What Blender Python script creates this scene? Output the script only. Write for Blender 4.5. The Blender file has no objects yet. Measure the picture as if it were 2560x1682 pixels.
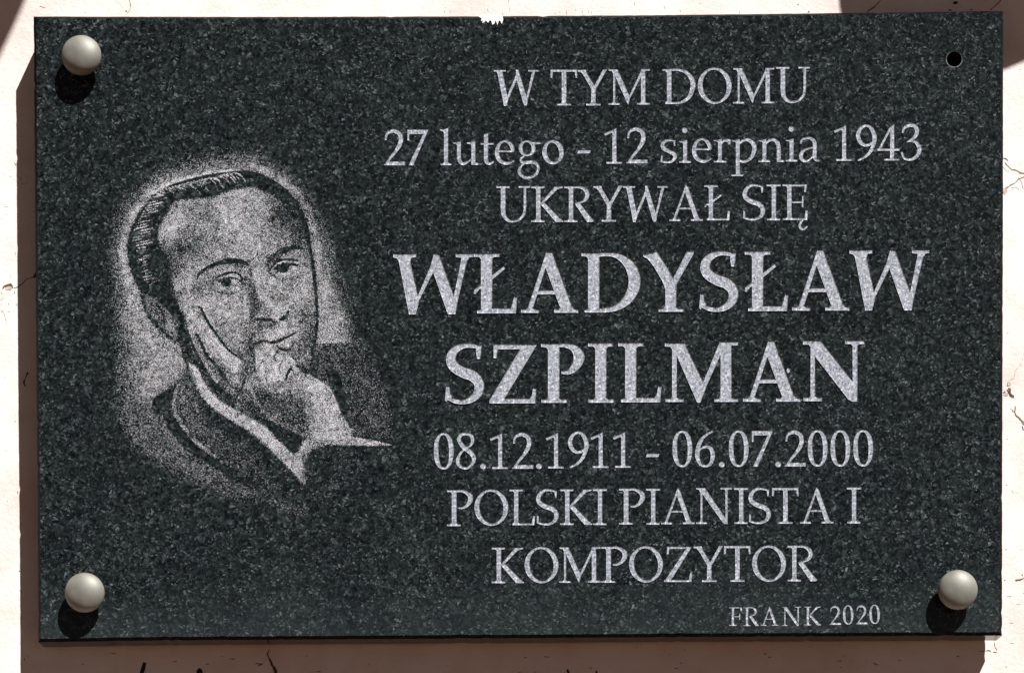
import bpy, math, random
import numpy as np
from mathutils import Vector
from mathutils.geometry import delaunay_2d_cdt, tessellate_polygon

S = 0.00025                      # metres to one unit of the plaque plan
SCN = bpy.context.scene
C = SCN.collection
FACE_H = 106*S                   # front face of the slab stands this far off the wall
CAM_D = 5600*S                   # camera to front face
VPX, VPY = 1300.0, 2630.0        # foot of the camera's axis on the plan (below the plaque)
SUN = Vector((.676, -1.0, 1.46)).normalized()   # towards the sun

# ---------------- camera ----------------
cam_d = bpy.data.cameras.new('camera'); cam = bpy.data.objects.new('camera', cam_d); C.objects.link(cam)
cam.location = ((VPX-1280)*S, -(FACE_H+CAM_D), (841-VPY)*S); cam.rotation_euler = (math.pi/2, 0, 0)
cam_d.sensor_width = 36; cam_d.lens = 36*5600/2560
cam_d.shift_x = -(VPX-1280)/2560; cam_d.shift_y = (VPY-841)/2560
cam_d.clip_start = .01; cam_d.clip_end = 500
SCN.camera = cam
# ---------------- daylight ----------------
w = bpy.data.worlds.new('World'); SCN.world = w; w.use_nodes = True
nt = w.node_tree; nt.nodes.clear()
sky = nt.nodes.new('ShaderNodeTexSky'); sky.sky_type = 'NISHITA'; sky.sun_disc = False
sky.sun_elevation = math.asin(SUN.z); sky.sun_rotation = math.atan2(SUN.x, SUN.y)
sky.air_density = .28; sky.dust_density = .25; sky.ozone_density = .2
bg = nt.nodes.new('ShaderNodeBackground'); bg.inputs['Strength'].default_value = .05
out = nt.nodes.new('ShaderNodeOutputWorld'); tin = nt.nodes.new('ShaderNodeMix'); tin.data_type = 'RGBA'; tin.blend_type = 'MULTIPLY'; tin.inputs[0].default_value = 1; tin.inputs[7].default_value = (.42, .325, .265, 1)
nt.links.new(sky.outputs[0], tin.inputs[6]); nt.links.new(tin.outputs[2], bg.inputs[0]); nt.links.new(bg.outputs[0], out.inputs[0])
sd = bpy.data.lights.new('sun', 'SUN'); sd.energy = 5.0; sd.angle = math.radians(.5); sd.color = (1, .977, .96)
so = bpy.data.objects.new('sun', sd); C.objects.link(so); so.rotation_euler = SUN.to_track_quat('Z', 'Y').to_euler(); so.location = (2, -3, 4)
SCN.view_settings.view_transform = 'Standard'; SCN.view_settings.look = 'None'; SCN.view_settings.gamma = 1
SCN.view_settings.exposure = .78

# ---------------- helpers ----------------
def F(px, py, h=0):   # point on the plaque plan, h units in front of the slab face
    return Vector(((px-1280)*S, -FACE_H-h*S, (841-py)*S))
def WP(px, py, h=0):  # point of the wall that the camera sees at plan position px, py
    k = 1+FACE_H/CAM_D
    return Vector(((VPX-1280+(px-VPX)*k)*S, -h*S, (841-(VPY+(py-VPY)*k))*S))
def mesh(name, verts, faces, mat, parent=None, smooth=False, origin=None):
    me = bpy.data.meshes.new(name); o3 = origin or Vector((0, 0, 0))
    me.from_pydata([tuple(Vector(v)-o3) for v in verts], [], faces); me.materials.append(mat); me.validate()
    if smooth: me.polygons.foreach_set('use_smooth', [True]*len(me.polygons))
    o = bpy.data.objects.new(name, me); C.objects.link(o)
    if parent: o.parent = parent
    return o
def thing(name, loc, label, cat, group=None):
    o = bpy.data.objects.new(name, None); C.objects.link(o); o.location = loc; o.empty_display_size = .02
    o['label'] = label; o['category'] = cat
    if group: o['group'] = group
    return o
def nodes(name):
    m = bpy.data.materials.new(name); m.use_nodes = True; n = m.node_tree
    return m, n, n.nodes['Principled BSDF']
def nd(n, t, **kw):
    x = n.nodes.new(t)
    for k, v in kw.items():
        if k in x.inputs: x.inputs[k].default_value = v
        else: setattr(x, k, v)
    return x
def ramp(n, src, stops):
    r = n.nodes.new('ShaderNodeValToRGB'); e = r.color_ramp.elements
    while len(e) < len(stops): e.new(.5)
    for el, (p, c) in zip(e, stops): el.position = p; el.color = (*c, 1) if len(c) == 3 else c
    n.links.new(src, r.inputs[0]); return r.outputs[0]
def mixc(n, a, b, fac, mode='MIX'):
    m = n.nodes.new('ShaderNodeMix'); m.data_type = 'RGBA'; m.blend_type = mode
    for s, i in ((fac, 0), (a, 6), (b, 7)):
        if isinstance(s, (int, float)): m.inputs[i].default_value = s
        elif isinstance(s, tuple): m.inputs[i].default_value = (*s, 1)
        else: n.links.new(s, m.inputs[i])
    return m.outputs[2]
def coords(n, scale=(1, 1, 1)):
    t = n.nodes.new('ShaderNodeTexCoord'); m = n.nodes.new('ShaderNodeMapping'); m.inputs['Scale'].default_value = scale
    n.links.new(t.outputs['Object'], m.inputs[0]); return m.outputs[0]
def noise(n, v, sc, det=3, rough=.55, dist=0):
    x = nd(n, 'ShaderNodeTexNoise', Scale=sc, Detail=det, Roughness=rough, Distortion=dist); n.links.new(v, x.inputs['Vector']); return x.outputs[0]
def bump(n, b, h, dist, strength=1.0):
    x = nd(n, 'ShaderNodeBump', Strength=strength, Distance=dist); n.links.new(h, x.inputs['Height']); n.links.new(x.outputs[0], b.inputs['Normal']); return x

# ---------------- materials ----------------
def sheenf(n, h):
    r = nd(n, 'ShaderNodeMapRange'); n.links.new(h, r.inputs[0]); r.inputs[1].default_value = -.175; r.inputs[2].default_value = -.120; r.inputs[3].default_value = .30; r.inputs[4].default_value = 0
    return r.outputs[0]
def mat_granite(edge=False):
    m, n, b = nodes('sawn dark granite' if edge else 'polished dark green granite'); v = coords(n)
    warp = nd(n, 'ShaderNodeTexNoise', Scale=260.0, Detail=3.0); n.links.new(v, warp.inputs['Vector'])
    vm = n.nodes.new('ShaderNodeVectorMath'); vm.operation = 'MULTIPLY_ADD'; vm.inputs[1].default_value = (.006, .006, .006)
    n.links.new(warp.outputs['Color'], vm.inputs[0]); n.links.new(v, vm.inputs[2]); wv = vm.outputs[0]
    def cells(sc, vec=wv):
        x = nd(n, 'ShaderNodeTexVoronoi', Scale=sc); n.links.new(vec, x.inputs['Vector']); s = n.nodes.new('ShaderNodeSeparateColor'); n.links.new(x.outputs['Color'], s.inputs[0]); return s.outputs
    st = n.nodes.new('ShaderNodeMapping'); st.inputs['Scale'].default_value = (1, 1, 1.5); st.inputs['Rotation'].default_value = (0, .6, 0); n.links.new(wv, st.inputs[0])
    c1 = cells(560.0); c2 = cells(760.0, st.outputs[0]); c3 = cells(400.0); c4 = cells(1200.0)
    c = ramp(n, c1[0], [(0, (.0020,.0030,.0030)), (.4, (.0060,.0086,.0084)), (.75, (.0125,.0172,.0165)), (.92, (.026,.034,.032)), (1, (.052,.064,.061))])
    c = mixc(n, c, ramp(n, c3[1], [(0, (.0026,.0032,.0036)), (.5, (.0095,.0105,.0105)), (1, (.020,.026,.0245))]), .42)
    c = mixc(n, c, ramp(n, c4[2], [(0, (.55,.55,.57)), (.5, (1.03,1.03,1.03)), (1, (1.5,1.5,1.5))]), .8, 'MULTIPLY')
    fl = ramp(n, c2[1], [(.80, (0,0,0)), (.88, (.3,.3,.3)), (.96, (.75,.75,.75)), (1, (1,1,1))])
    gate = ramp(n, noise(n, v, 130.0, 3), [(.44, (.12,.12,.12)), (.60, (1,1,1))]); fl = mixc(n, fl, gate, 1.0, 'MULTIPLY')
    c = mixc(n, c, (.108,.124,.124), fl)
    c = mixc(n, c, ramp(n, noise(n, v, 520.0, 3, .6), [(.34, (.42,.42,.43)), (.5, (1.03,1.03,1.03)), (.68, (1.8,1.8,1.8))]), .65, 'MULTIPLY')
    c = mixc(n, c, ramp(n, noise(n, v, 24.0, 4), [(.3, (.80,.83,.90)), (.5, (.97,1.0,1.04)), (.72, (1.12,1.19,1.17))]), 1.0, 'MULTIPLY')
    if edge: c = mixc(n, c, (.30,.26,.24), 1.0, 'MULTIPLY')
    else:    # sheen along the foot of the slab, painted in as paler colour
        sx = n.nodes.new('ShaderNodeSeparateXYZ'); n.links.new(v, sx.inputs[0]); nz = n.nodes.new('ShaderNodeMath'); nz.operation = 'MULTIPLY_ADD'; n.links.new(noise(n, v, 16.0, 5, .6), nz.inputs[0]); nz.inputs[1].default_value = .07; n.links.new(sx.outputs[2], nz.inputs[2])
        c = mixc(n, c, (.050,.064,.066), sheenf(n, nz.outputs[0]))
    n.links.new(c, b.inputs['Base Color']); b.inputs['Roughness'].default_value = .16; b.inputs['Specular IOR Level'].default_value = .30
    bump(n, b, noise(n, v, 260.0, 2), .00004, .5)
    return m
def mat_frost():
    m, n, b = nodes('sandblasted granite'); v = coords(n)
    a = ramp(n, noise(n, v, 560.0, 3, .6, .8), [(.33, (.088,.10,.115)), (.44, (.232,.255,.29)), (.54, (.325,.348,.39)), (.68, (.58,.60,.65))])
    c = mixc(n, a, ramp(n, noise(n, v, 1500.0, 2), [(.35, (.78,.78,.78)), (.65, (1.15,1.15,1.15))]), 1.0, 'MULTIPLY')
    n.links.new(c, b.inputs['Base Color']); b.inputs['Roughness'].default_value = .8; b.inputs['Specular IOR Level'].default_value = .2
    bump(n, b, noise(n, v, 900.0, 3), .00025, .6)
    return m
def mat_dots():
    m, n, b = nodes('pricked granite'); a = n.nodes.new('ShaderNodeAttribute'); a.attribute_name = 'tint'
    n.links.new(a.outputs['Color'], b.inputs['Base Color']); b.inputs['Roughness'].default_value = .85; b.inputs['Specular IOR Level'].default_value = .15
    return m
def mat_plaster():
    m, n, b = nodes('painted plaster'); v = coords(n)
    c = ramp(n, noise(n, v, 7.0, 4), [(.3, (.74,.63,.585)), (.5, (.78,.715,.675)), (.72, (.80,.76,.73))])
    blot = ramp(n, noise(n, v, 38.0, 5, .6), [(.35, (.90,.86,.83)), (.55, (1,1,1))]); c = mixc(n, c, blot, .8, 'MULTIPLY')
    vo = nd(n, 'ShaderNodeTexVoronoi', Scale=210.0); wv = coords(n, (1, 1, 1.6)); n.links.new(wv, vo.inputs['Vector'])
    sp = ramp(n, vo.outputs['Distance'], [(.05, (0,0,0)), (.16, (1,1,1))])
    gate = ramp(n, noise(n, v, 60.0, 3), [(.55, (1,1,1)), (.62, (0,0,0))])
    pit = mixc(n, sp, (1,1,1), gate); c = mixc(n, (.40,.31,.25), c, pit)
    n.links.new(c, b.inputs['Base Color']); b.inputs['Roughness'].default_value = .9; b.inputs['Specular IOR Level'].default_value = .15
    h = n.nodes.new('ShaderNodeMath'); h.operation = 'ADD'; n.links.new(noise(n, v, 330.0, 5, .6), h.inputs[0]); n.links.new(noise(n, v, 45.0, 3), h.inputs[1])
    h2 = n.nodes.new('ShaderNodeMath'); h2.operation = 'MULTIPLY_ADD'; n.links.new(pit, h2.inputs[0]); h2.inputs[1].default_value = .6; n.links.new(h.outputs[0], h2.inputs[2])
    bump(n, b, h2.outputs[0], .0007, .55)
    return m
def mat_plain(name, col, rough=.8, met=0, spec=.3, nsc=400.0, var=.25, bmp=0):
    m, n, b = nodes(name); v = coords(n)
    lo = tuple(x*(1-var) for x in col); hi = tuple(min(1, x*(1+var)) for x in col)
    n.links.new(ramp(n, noise(n, v, nsc, 4), [(.35, lo), (.65, hi)]), b.inputs['Base Color'])
    b.inputs['Roughness'].default_value = rough; b.inputs['Metallic'].default_value = met; b.inputs['Specular IOR Level'].default_value = spec
    if bmp: bump(n, b, noise(n, v, nsc*2, 3), bmp, .6)
    return m
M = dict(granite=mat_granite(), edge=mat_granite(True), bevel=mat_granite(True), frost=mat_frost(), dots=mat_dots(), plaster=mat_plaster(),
         cap=mat_plain('dull zinc', (.20,.196,.168), .55, .22, .4, 90.0, .16, .00012), steel=mat_plain('grey steel', (.25,.25,.25), .5, .8),
         dark=mat_plain('black hole shade', (.012,.010,.009), .9), crack=mat_plain('crack grime', (.20,.14,.10), .95, var=.5), rust=mat_plain('rusty grime', (.11,.065,.035), .95, var=.6),
         black=mat_plain('black drip', (.022,.012,.008), .8), faint=mat_plain('hairline grime', (.50,.41,.35), .95, var=.3),
         white=mat_plain('white paint', (.88,.88,.88), .6, var=.03), chip=mat_plain('bruised granite', (.16,.17,.18), .8, var=.5),
         pave=mat_plain('worn paving', (.070,.033,.014), .9, nsc=6.0, bmp=.002), sheet=mat_plain('painted sheet metal', (.20,.19,.18), .6))

# low-gloss bevel
M['bevel'].node_tree.nodes['Principled BSDF'].inputs['Specular IOR Level'].default_value = .06; M['bevel'].node_tree.nodes['Principled BSDF'].inputs['Roughness'].default_value = .4
# ---- lettering: outlines drawn by hand, 5.667 units to one unit of the plaque plan ----
def PG(*p): return [list(p)]
def BX(x0, x1, y0, y1): return [[(x0, y0), (x1, y0), (x1, y1), (x0, y1)]]
def crom(pts, n=5):
    q = [tuple(map(float, p)) for p in pts]; q = [q[0]] + q + [q[-1]]; out = []
    for i in range(1, len(q) - 2):
        a, b, c, d = q[i-1], q[i], q[i+1], q[i+2]
        for k in range(n):
            t = k / n
            out.append(tuple(.5*(2*b[j] + (c[j]-a[j])*t + (2*a[j]-5*b[j]+4*c[j]-d[j])*t*t + (3*b[j]-a[j]-3*c[j]+d[j])*t**3) for j in range(len(b))))
    out.append(q[-2]); return out
def ST(*pts, n=5):
    c = crom(pts, n); L = []; R = []
    for i, p in enumerate(c):
        a = c[max(0, i-1)]; b = c[min(len(c)-1, i+1)]
        dx, dy = b[0]-a[0], b[1]-a[1]; l = math.hypot(dx, dy) or 1; h = p[2]/2
        L.append((p[0]-dy/l*h, p[1]+dx/l*h)); R.append((p[0]+dy/l*h, p[1]-dx/l*h))
    return [[L[i], L[i+1], R[i+1], R[i]] for i in range(len(c)-1)]
def RG(cx, cy, rx, ry, ix, iy, tilt=0, icx=None, n=40, e=1.0):
    t0 = math.radians(tilt); icx = cx if icx is None else icx; o = []; q = []
    for k in range(n):
        a = 2*math.pi*k/n
        ca, sa = math.cos(a), math.sin(a); ca, sa = math.copysign(abs(ca)**e, ca), math.copysign(abs(sa)**e, sa)
        o.append((cx + rx*ca, cy + ry*sa))
        x, y = ix*ca, iy*sa
        q.append((icx + x*math.cos(t0) - y*math.sin(t0), cy + x*math.sin(t0) + y*math.cos(t0)))
    return [[o[k], o[(k+1) % n], q[(k+1) % n], q[k]] for k in range(n)]
def DT(cx, cy, r, n=18): return [[(cx + r*math.cos(2*math.pi*k/n), cy + r*math.sin(2*math.pi*k/n)) for k in range(n)]]
def STEM(x0, x1, yt, yb, sl=None, tl=None, t=25, br=16):
    """upright with bracketed serifs; sl=(x0,x1) foot, tl=(x0,x1) head"""
    s = BX(x0, x1, yt, yb)
    if sl: s += PG((sl[0], yb-t), (x0-br, yb-t), (x0, yb-t-br), (x1, yb-t-br), (x1+br, yb-t), (sl[1], yb-t), (sl[1], yb), (sl[0], yb))
    if tl: s += PG((tl[0], yt+t), (x0-br, yt+t), (x0, yt+t+br), (x1, yt+t+br), (x1+br, yt+t), (tl[1], yt+t), (tl[1], yt), (tl[0], yt))
    return s
G = {}   # char -> (anchor x, baseline, shapes)
G['W'] = (80, 648, BX(83, 253, 145, 170) + PG((112,168),(205,168),(212,200),(285,560),(262,655),(228,655),(135,190)) + PG((392,225),(428,235),(285,570),(262,655),(240,655),(262,545)) + PG((398,140),(428,140),(560,560),(552,650),(518,650),(502,625),(393,240)) + PG((628,165),(668,165),(565,560),(552,650),(524,650),(545,540)) + BX(572, 718, 145, 170))
G['T'] = (885, 648, BX(890, 1260, 142, 172) + PG((888,142),(922,142),(912,258),(886,258)) + PG((1232,142),(1262,142),(1264,256),(1238,256)) + STEM(1045, 1110, 150, 648, (978, 1178)))
G['Y'] = (1270, 648, PG((1270,148),(1385,142),(1402,190),(1522,392),(1525,420),(1470,430),(1372,250),(1325,185),(1270,168)) + PG((1635,138),(1690,135),(1672,165),(1522,420),(1497,388)) + STEM(1463, 1525, 400, 648, (1392, 1595)))
G['M'] = (1708, 640, STEM(1774, 1804, 150, 640, (1708, 1865)) + PG((1710,138),(1838,138),(1850,170),(2008,520),(1988,638),(1972,615),(1806,240),(1772,200),(1760,165),(1710,156)) + PG((2155,190),(2178,135),(2200,180),(2012,545),(1988,638),(1978,560)) + STEM(2168, 2230, 140, 636, (2112, 2293)) + BX(2172, 2290, 133, 158))
G['D'] = (205, 628, BX(205, 440, 134, 160) + BX(270, 333, 140, 625) + PG((240,160),(270,185),(270,160)) + PG((245,604),(270,585),(270,604)) + ST((320,148,28),(450,147,34),(560,195,52),(630,300,66),(632,400,66),(588,520,52),(500,593,38),(400,613,28),(245,616,25)))
G['O'] = (705, 625, RG(945, 370, 240, 257, 170, 228, -8))
G['U'] = (1815, 612, BX(1815, 2005, 103, 128) + BX(2133, 2295, 100, 125) + ST((1912,110,65),(1912,300,65),(1912,440,65),(1926,520,58),(1985,586,40),(2060,600,28),(2140,575,30),(2204,500,34),(2221,400,36),(2221,250,34),(2221,110,34)))
G['K'] = (613, 655, STEM(682, 745, 151, 655, (613, 805), (613, 800), 26) + PG((945,158),(1060,150),(1056,172),(978,192),(795,380),(745,405),(745,390),(768,362)) + PG((738,398),(802,378),(1010,592),(1070,640),(1060,655),(965,655),(935,625)))
G['R'] = (1080, 655, STEM(1146, 1207, 151, 655, (1083, 1268), (1080, 1220), 26) + ST((1200,164,26),(1310,166,30),(1378,198,50),(1408,255,60),(1394,315,52),(1340,366,26),(1240,388,20)) + PG((1225,390),(1300,378),(1460,590),(1505,628),(1480,655),(1405,655),(1375,612)))
G['P'] = (98, 648, STEM(168, 235, 142, 648, (100, 295), (98, 245)) + ST((225,155,25),(320,156,32),(390,185,50),(432,235,68),(425,295,62),(380,360,42),(320,393,26),(262,390,24)))
G['N'] = (1360, 618, STEM(1425, 1453, 130, 618, (1362, 1515)) + PG((1362,108),(1488,110),(1515,150),(1775,530),(1808,560),(1808,618),(1765,618),(1735,592),(1455,200),(1425,180),(1400,132),(1362,126)) + STEM(1777, 1808, 104, 600, None, (1710, 1868)))
SS = [(1650,165,20),(1585,146,26),(1500,142,32),(1432,178,46),(1397,240,60),(1405,310,64),(1480,365,66),(1585,402,66),(1640,455,64),(1650,515,60),(1618,580,46),(1550,618,32),(1470,622,28),(1385,600,26)]
G['S'] = (1365, 635, ST(*SS) + PG((1622,148),(1656,148),(1650,246),(1630,246)) + PG((1374,500),(1398,502),(1402,605),(1372,612)))
G['L'] = (985, 635, STEM(1050, 1111, 131, 635, (1025, 1180), (985, 1175)) + BX(1100, 1335, 609, 635) + PG((1322,505),(1348,505),(1336,635),(1300,612)))
G['\u0141'] = (795, 630, STEM(862, 922, 134, 630, (832, 980), (795, 990)) + BX(900, 1152, 603, 630) + PG((1134,495),(1162,500),(1152,630),(1118,606)) + PG((1032,262),(1046,280),(915,382),(915,345)) + PG((868,392),(868,425),(840,418),(815,450),(797,440),(812,410),(840,393)))
G['I'] = (1680, 630, STEM(1752, 1812, 122, 630, (1688, 1873), (1680, 1880), 26))
G['\u0118'] = (1905, 625, STEM(1972, 2035, 122, 625, (1912, 2060), (1905, 2060)) + BX(2000, 2248, 122, 150) + PG((2210,124),(2250,124),(2238,228),(2213,228)) + BX(2025, 2198, 360, 385) + PG((2183,285),(2204,285),(2202,446),(2180,446)) + BX(2000, 2255, 598, 625) + PG((2234,488),(2263,490),(2256,622),(2215,605)) + ST((2200,615,20),(2165,660,26),(2148,710,34),(2178,754,34),(2220,750,26),(2258,712,14)))
G['A'] = (303, 640, PG((512,190),(541,128),(540,190),(392,618),(352,618)) + PG((510,180),(541,128),(566,165),(732,622),(660,622),(520,215)) + BX(432, 640, 448, 475) + PG((303,615),(352,614),(392,600),(410,614),(455,615),(455,640),(303,640)) + PG((606,612),(655,610),(715,590),(745,610),(776,612),(776,637),(606,637)))
G['Z'] = (172, 588, BX(215, 520, 92, 120) + PG((214,90),(248,92),(236,198),(210,198)) + PG((485,118),(470,92),(562,95),(268,562),(172,588),(186,565)) + BX(172, 555, 560, 588) + PG((542,455),(570,455),(557,588),(524,565)))
G['F'] = (0, 500, STEM(66, 128, 0, 500, (0, 195), (0, 150), 28) + BX(100, 335, 0, 30) + PG((298,2),(338,2),(330,110),(302,110)) + BX(120, 285, 238, 265) + PG((268,165),(292,165),(290,330),(266,330)))
def flag(x, xl, yt, s): return PG((xl, yt+18), (x-8, yt+18), (x+s, yt), (x+s, yt+60), (x, yt+60), (x-12, yt+42), (xl, yt+36))
G['l'] = (905, 643, STEM(965, 1022, 150, 643, (917, 1068)) + PG((905,135),(965,138),(1025,113),(1022,185),(965,185),(945,162),(905,152)))
G['u'] = (1090, 645, BX(1148, 1203, 330, 560) + flag(1148, 1092, 303, 55) + ST((1175,520,55),(1188,585,54),(1235,624,42),(1300,600,28),(1360,550,20)) + BX(1350, 1408, 330, 625) + flag(1350, 1288, 303, 58) + PG((1350,600),(1408,598),(1455,617),(1450,640),(1350,641)))
G['t'] = (1483, 640, PG((1530,208),(1590,190),(1588,590),(1530,590)) + BX(1483, 1668, 328, 353) + ST((1559,560,58),(1576,606,52),(1620,622,32),(1668,590,18)))
G['e'] = (1690, 638, BX(1735, 1950, 433, 459) + ST((1942,452,34),(1925,375,56),(1872,318,36),(1812,306,28),(1752,342,38),(1718,420,54),(1718,500,60),(1750,570,58),(1820,613,46),(1885,614,34),(1958,580,16)))
G['g'] = (2005, 640, RG(2140, 405, 118, 112, 66, 88, -10) + PG((2200,318),(2325,315),(2332,342),(2240,352)) + ST((2098,512,22),(2055,555,30),(2068,598,38),(2140,604,46),(2240,604,46),(2292,650,40),(2298,700,36),(2270,770,36),(2190,814,34),(2100,814,38),(2038,765,42),(2032,705,38),(2065,650,22),(2110,618,16)))
G['o'] = (203, 632, RG(355, 460, 152, 172, 88, 140, -12))
G['s'] = (62, 612, ST((268,305,20),(205,290,28),(135,302,36),(92,350,50),(112,410,54),(190,450,52),(258,490,54),(268,540,48),(222,592,30),(150,601,26),(68,592,20)) + PG((248,288),(273,290),(271,370),(252,370)) + PG((74,505),(92,505),(94,600),(64,600)))
G['i'] = (330, 610, STEM(385, 440, 320, 610, (330, 495)) + flag(385, 330, 283, 55) + DT(408, 150, 38))
G['r'] = (815, 605, STEM(880, 933, 310, 605, (820, 998)) + flag(880, 815, 268, 53) + ST((925,345,18),(955,302,28),(1005,292,42),(1052,305,46)) + PG((1005,300),(1062,290),(1052,345),(1028,352)))
G['p'] = (1075, 600, STEM(1135, 1190, 300, 797, (1072, 1238)) + flag(1135, 1076, 268, 55) + ST((1180,340,24),(1245,290,36),(1320,288,50),(1382,340,60),(1396,420,58),(1362,520,48),(1290,580,36),(1220,588,34),(1170,560,26)))
G['n'] = (1452, 600, STEM(1510, 1563, 300, 600, (1452, 1617)) + flag(1510, 1452, 268, 53) + ST((1550,345,22),(1610,292,34),(1675,288,46),(1722,330,56),(1738,400,57),(1739,500,56),(1739,590,56)) + PG((1712,560),(1766,555),(1785,573),(1815,574),(1815,600),(1712,600)))
G['a'] = (2030, 595, ST((2050,342,26),(2066,290,30),(2130,262,30),(2200,268,42),(2243,315,54),(2250,400,56),(2248,520,54),(2268,572,36),(2318,578,22)) + ST((2252,392,22),(2180,402,24),(2100,434,34),(2056,490,52),(2062,552,52),(2112,586,36),(2172,566,24),(2230,512,16)))
G['2'] = (112, 645, ST((138,288,22),(150,215,30),(190,176,42),(260,163,54),(328,195,56),(354,260,62),(342,340,58),(292,430,44),(222,520,34),(152,615,28)) + PG((112,638),(168,588),(415,592),(415,645),(112,645)))
G['7'] = (445, 645, PG((445,140),(738,140),(736,172),(704,202),(472,204),(470,290),(447,296)) + PG((682,180),(738,148),(548,600),(530,645),(462,645),(476,618)))
G['1'] = (1075, 622, STEM(1195, 1252, 160, 622, (1110, 1335), None, 27) + PG((1075,195),(1190,150),(1252,118),(1252,190),(1195,192),(1180,185),(1095,228)))
G['9'] = (1020, 580, ST((1252,315,26),(1205,350,34),(1145,355,44),(1085,315,54),(1049,225,60),(1078,130,48),(1160,78,32),(1230,112,48),(1275,200,60),(1280,290,58),(1243,410,48),(1170,505,36),(1045,574,22)))
G['4'] = (1325, 575, PG((1503,110),(1560,60),(1560,560),(1503,560)) + PG((1505,92),(1534,100),(1368,412),(1330,420)) + PG((1325,406),(1640,404),(1655,385),(1630,438),(1325,438)) + PG((1420,551),(1500,548),(1562,548),(1635,551),(1635,575),(1420,575)))
G['3'] = (1650, 578, ST((1680,190,24),(1700,122,34),(1765,84,46),(1845,88,52),(1884,150,58),(1865,225,48),(1800,286,30),(1742,315,18)) + ST((1775,303,22),(1865,316,42),(1915,390,58),(1914,455,54),(1868,530,44),(1790,563,34),(1705,545,32),(1665,455,26)))
G['0'] = (140, 640, RG(280, 382, 140, 257, 76, 230, -2, None, 44, .88))
G['8'] = (450, 640, ST((600,142,30),(530,152,40),(496,220,54),(560,325,58),(650,390,62),(706,470,58),(690,560,40),(625,618,30),(550,618,34),(486,560,50),(482,490,46),(520,410,30),(590,345,22),(660,300,28),(690,230,48),(665,160,44),(600,142,30)))
G['6'] = (1800, 605, ST((2055,102,20),(1960,150,32),(1880,240,50),(1836,370,60),(1838,480,60),(1880,568,42),(1945,594,28),(2020,560,44),(2052,450,60),(2030,352,54),(1970,320,42),(1900,338,24),(1850,380,18)))
G['-'] = (700, 610, PG((712,430),(890,428),(872,475),(700,478)))
G['.'] = (798, 635, DT(838, 597, 40))
# heavier cut for the two name lines
G['bW'] = (75, 1040, PG((75,200),(400,198),(400,248),(335,252),(318,300),(428,800),(440,880),(395,1056),(298,1056),(152,300),(125,262),(75,252)) + PG((600,385),(650,440),(432,880),(395,1056),(330,1056),(405,830)) + PG((650,205),(688,194),(726,218),(935,790),(990,850),(955,1054),(848,1054),(828,1000),(638,455),(600,385)) + PG((1045,240),(1135,240),(988,860),(955,1054),(900,1054),(935,800)) + PG((960,196),(1205,196),(1205,242),(1150,250),(1135,280),(1045,280),(1030,252),(960,244)))
G['b\u0141'] = (1212, 1040, PG((1215,194),(1580,192),(1580,242),(1500,244),(1478,270),(1478,990),(1318,990),(1318,275),(1295,244),(1215,242)) + PG((1265,1000),(1318,975),(1330,960),(1470,965),(1740,968),(1765,900),(1788,805),(1832,808),(1820,960),(1810,1040),(1265,1040)) + PG((1650,365),(1662,408),(1475,565),(1470,500)) + PG((1322,628),(1322,690),(1298,700),(1235,772),(1214,762),(1222,710)))
G['bA'] = (-98, 1032, PG((262,176),(345,180),(625,935),(660,975),(460,975),(250,400),(70,960),(0,960),(252,195)) + BX(110, 410, 712, 772) + PG((-98,982),(-30,980),(0,955),(66,955),(90,980),(158,984),(158,1034),(-98,1032)) + PG((372,984),(440,980),(456,950),(625,925),(650,975),(712,988),(712,1032),(372,1032)))
G['bD'] = (758, 1028, PG((758,184),(1030,184),(1012,240),(1012,1028),(805,1028),(800,1000),(850,975),(850,270),(830,240),(758,232)) + ST((980,212,54),(1180,208,58),(1330,258,104),(1452,380,152),(1508,550,168),(1490,700,160),(1400,858,122),(1265,955,84),(1120,992,68),(980,1000,56)))
G['bY'] = (1632, 1018, PG((1632,208),(1700,202),(1830,160),(1860,215),(1990,410),(2060,550),(2100,640),(2100,690),(1945,700),(1900,582),(1782,380),(1695,268),(1635,242)) + PG((2250,165),(2350,160),(2346,200),(2098,640),(2050,555)) + STEM(1945, 2100, 640, 1018, (1850, 2205), None, 48, 26))
G['bS'] = (498, 1015, ST((985,215,56),(890,190,62),(780,190,66),(675,225,96),(602,300,118),(582,395,142),(635,490,152),(760,565,158),(880,608,160),(958,680,150),(985,770,138),(958,865,120),(880,945,90),(765,984,66),(640,970,66),(525,920,56)) + PG((948,182),(1018,184),(1002,375),(950,375),(935,260)) + PG((515,765),(560,765),(572,850),(600,905),(585,955),(540,945),(520,985),(498,962)))
G['bP'] = (1545, 1002, PG((1545,165),(1810,165),(1806,215),(1806,930),(1830,950),(1912,952),(1912,1002),(1550,1002),(1550,954),(1620,950),(1642,925),(1642,250),(1620,220),(1545,212)) + ST((1790,188,48),(1920,195,66),(2025,240,118),(2082,330,156),(2070,420,140),(2010,515,102),(1925,573,62),(1835,566,44)))
G['bZ'] = (815, 1010, PG((872,170),(1480,178),(1480,192),(1032,935),(1035,940),(1390,938),(1415,900),(1432,800),(1478,800),(1466,1010),(815,1010),(815,970),(1250,245),(935,245),(912,370),(872,370)))
G['bI'] = (170, 1000, STEM(272, 430, 155, 1000, (178, 535), (172, 522), 52, 26))
G['bL'] = (598, 995, STEM(695, 856, 152, 990, None, (598, 955), 52, 26) + PG((638,950),(695,930),(850,925),(1115,928),(1145,880),(1167,765),(1212,770),(1195,985),(1180,995),(638,995)))
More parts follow.
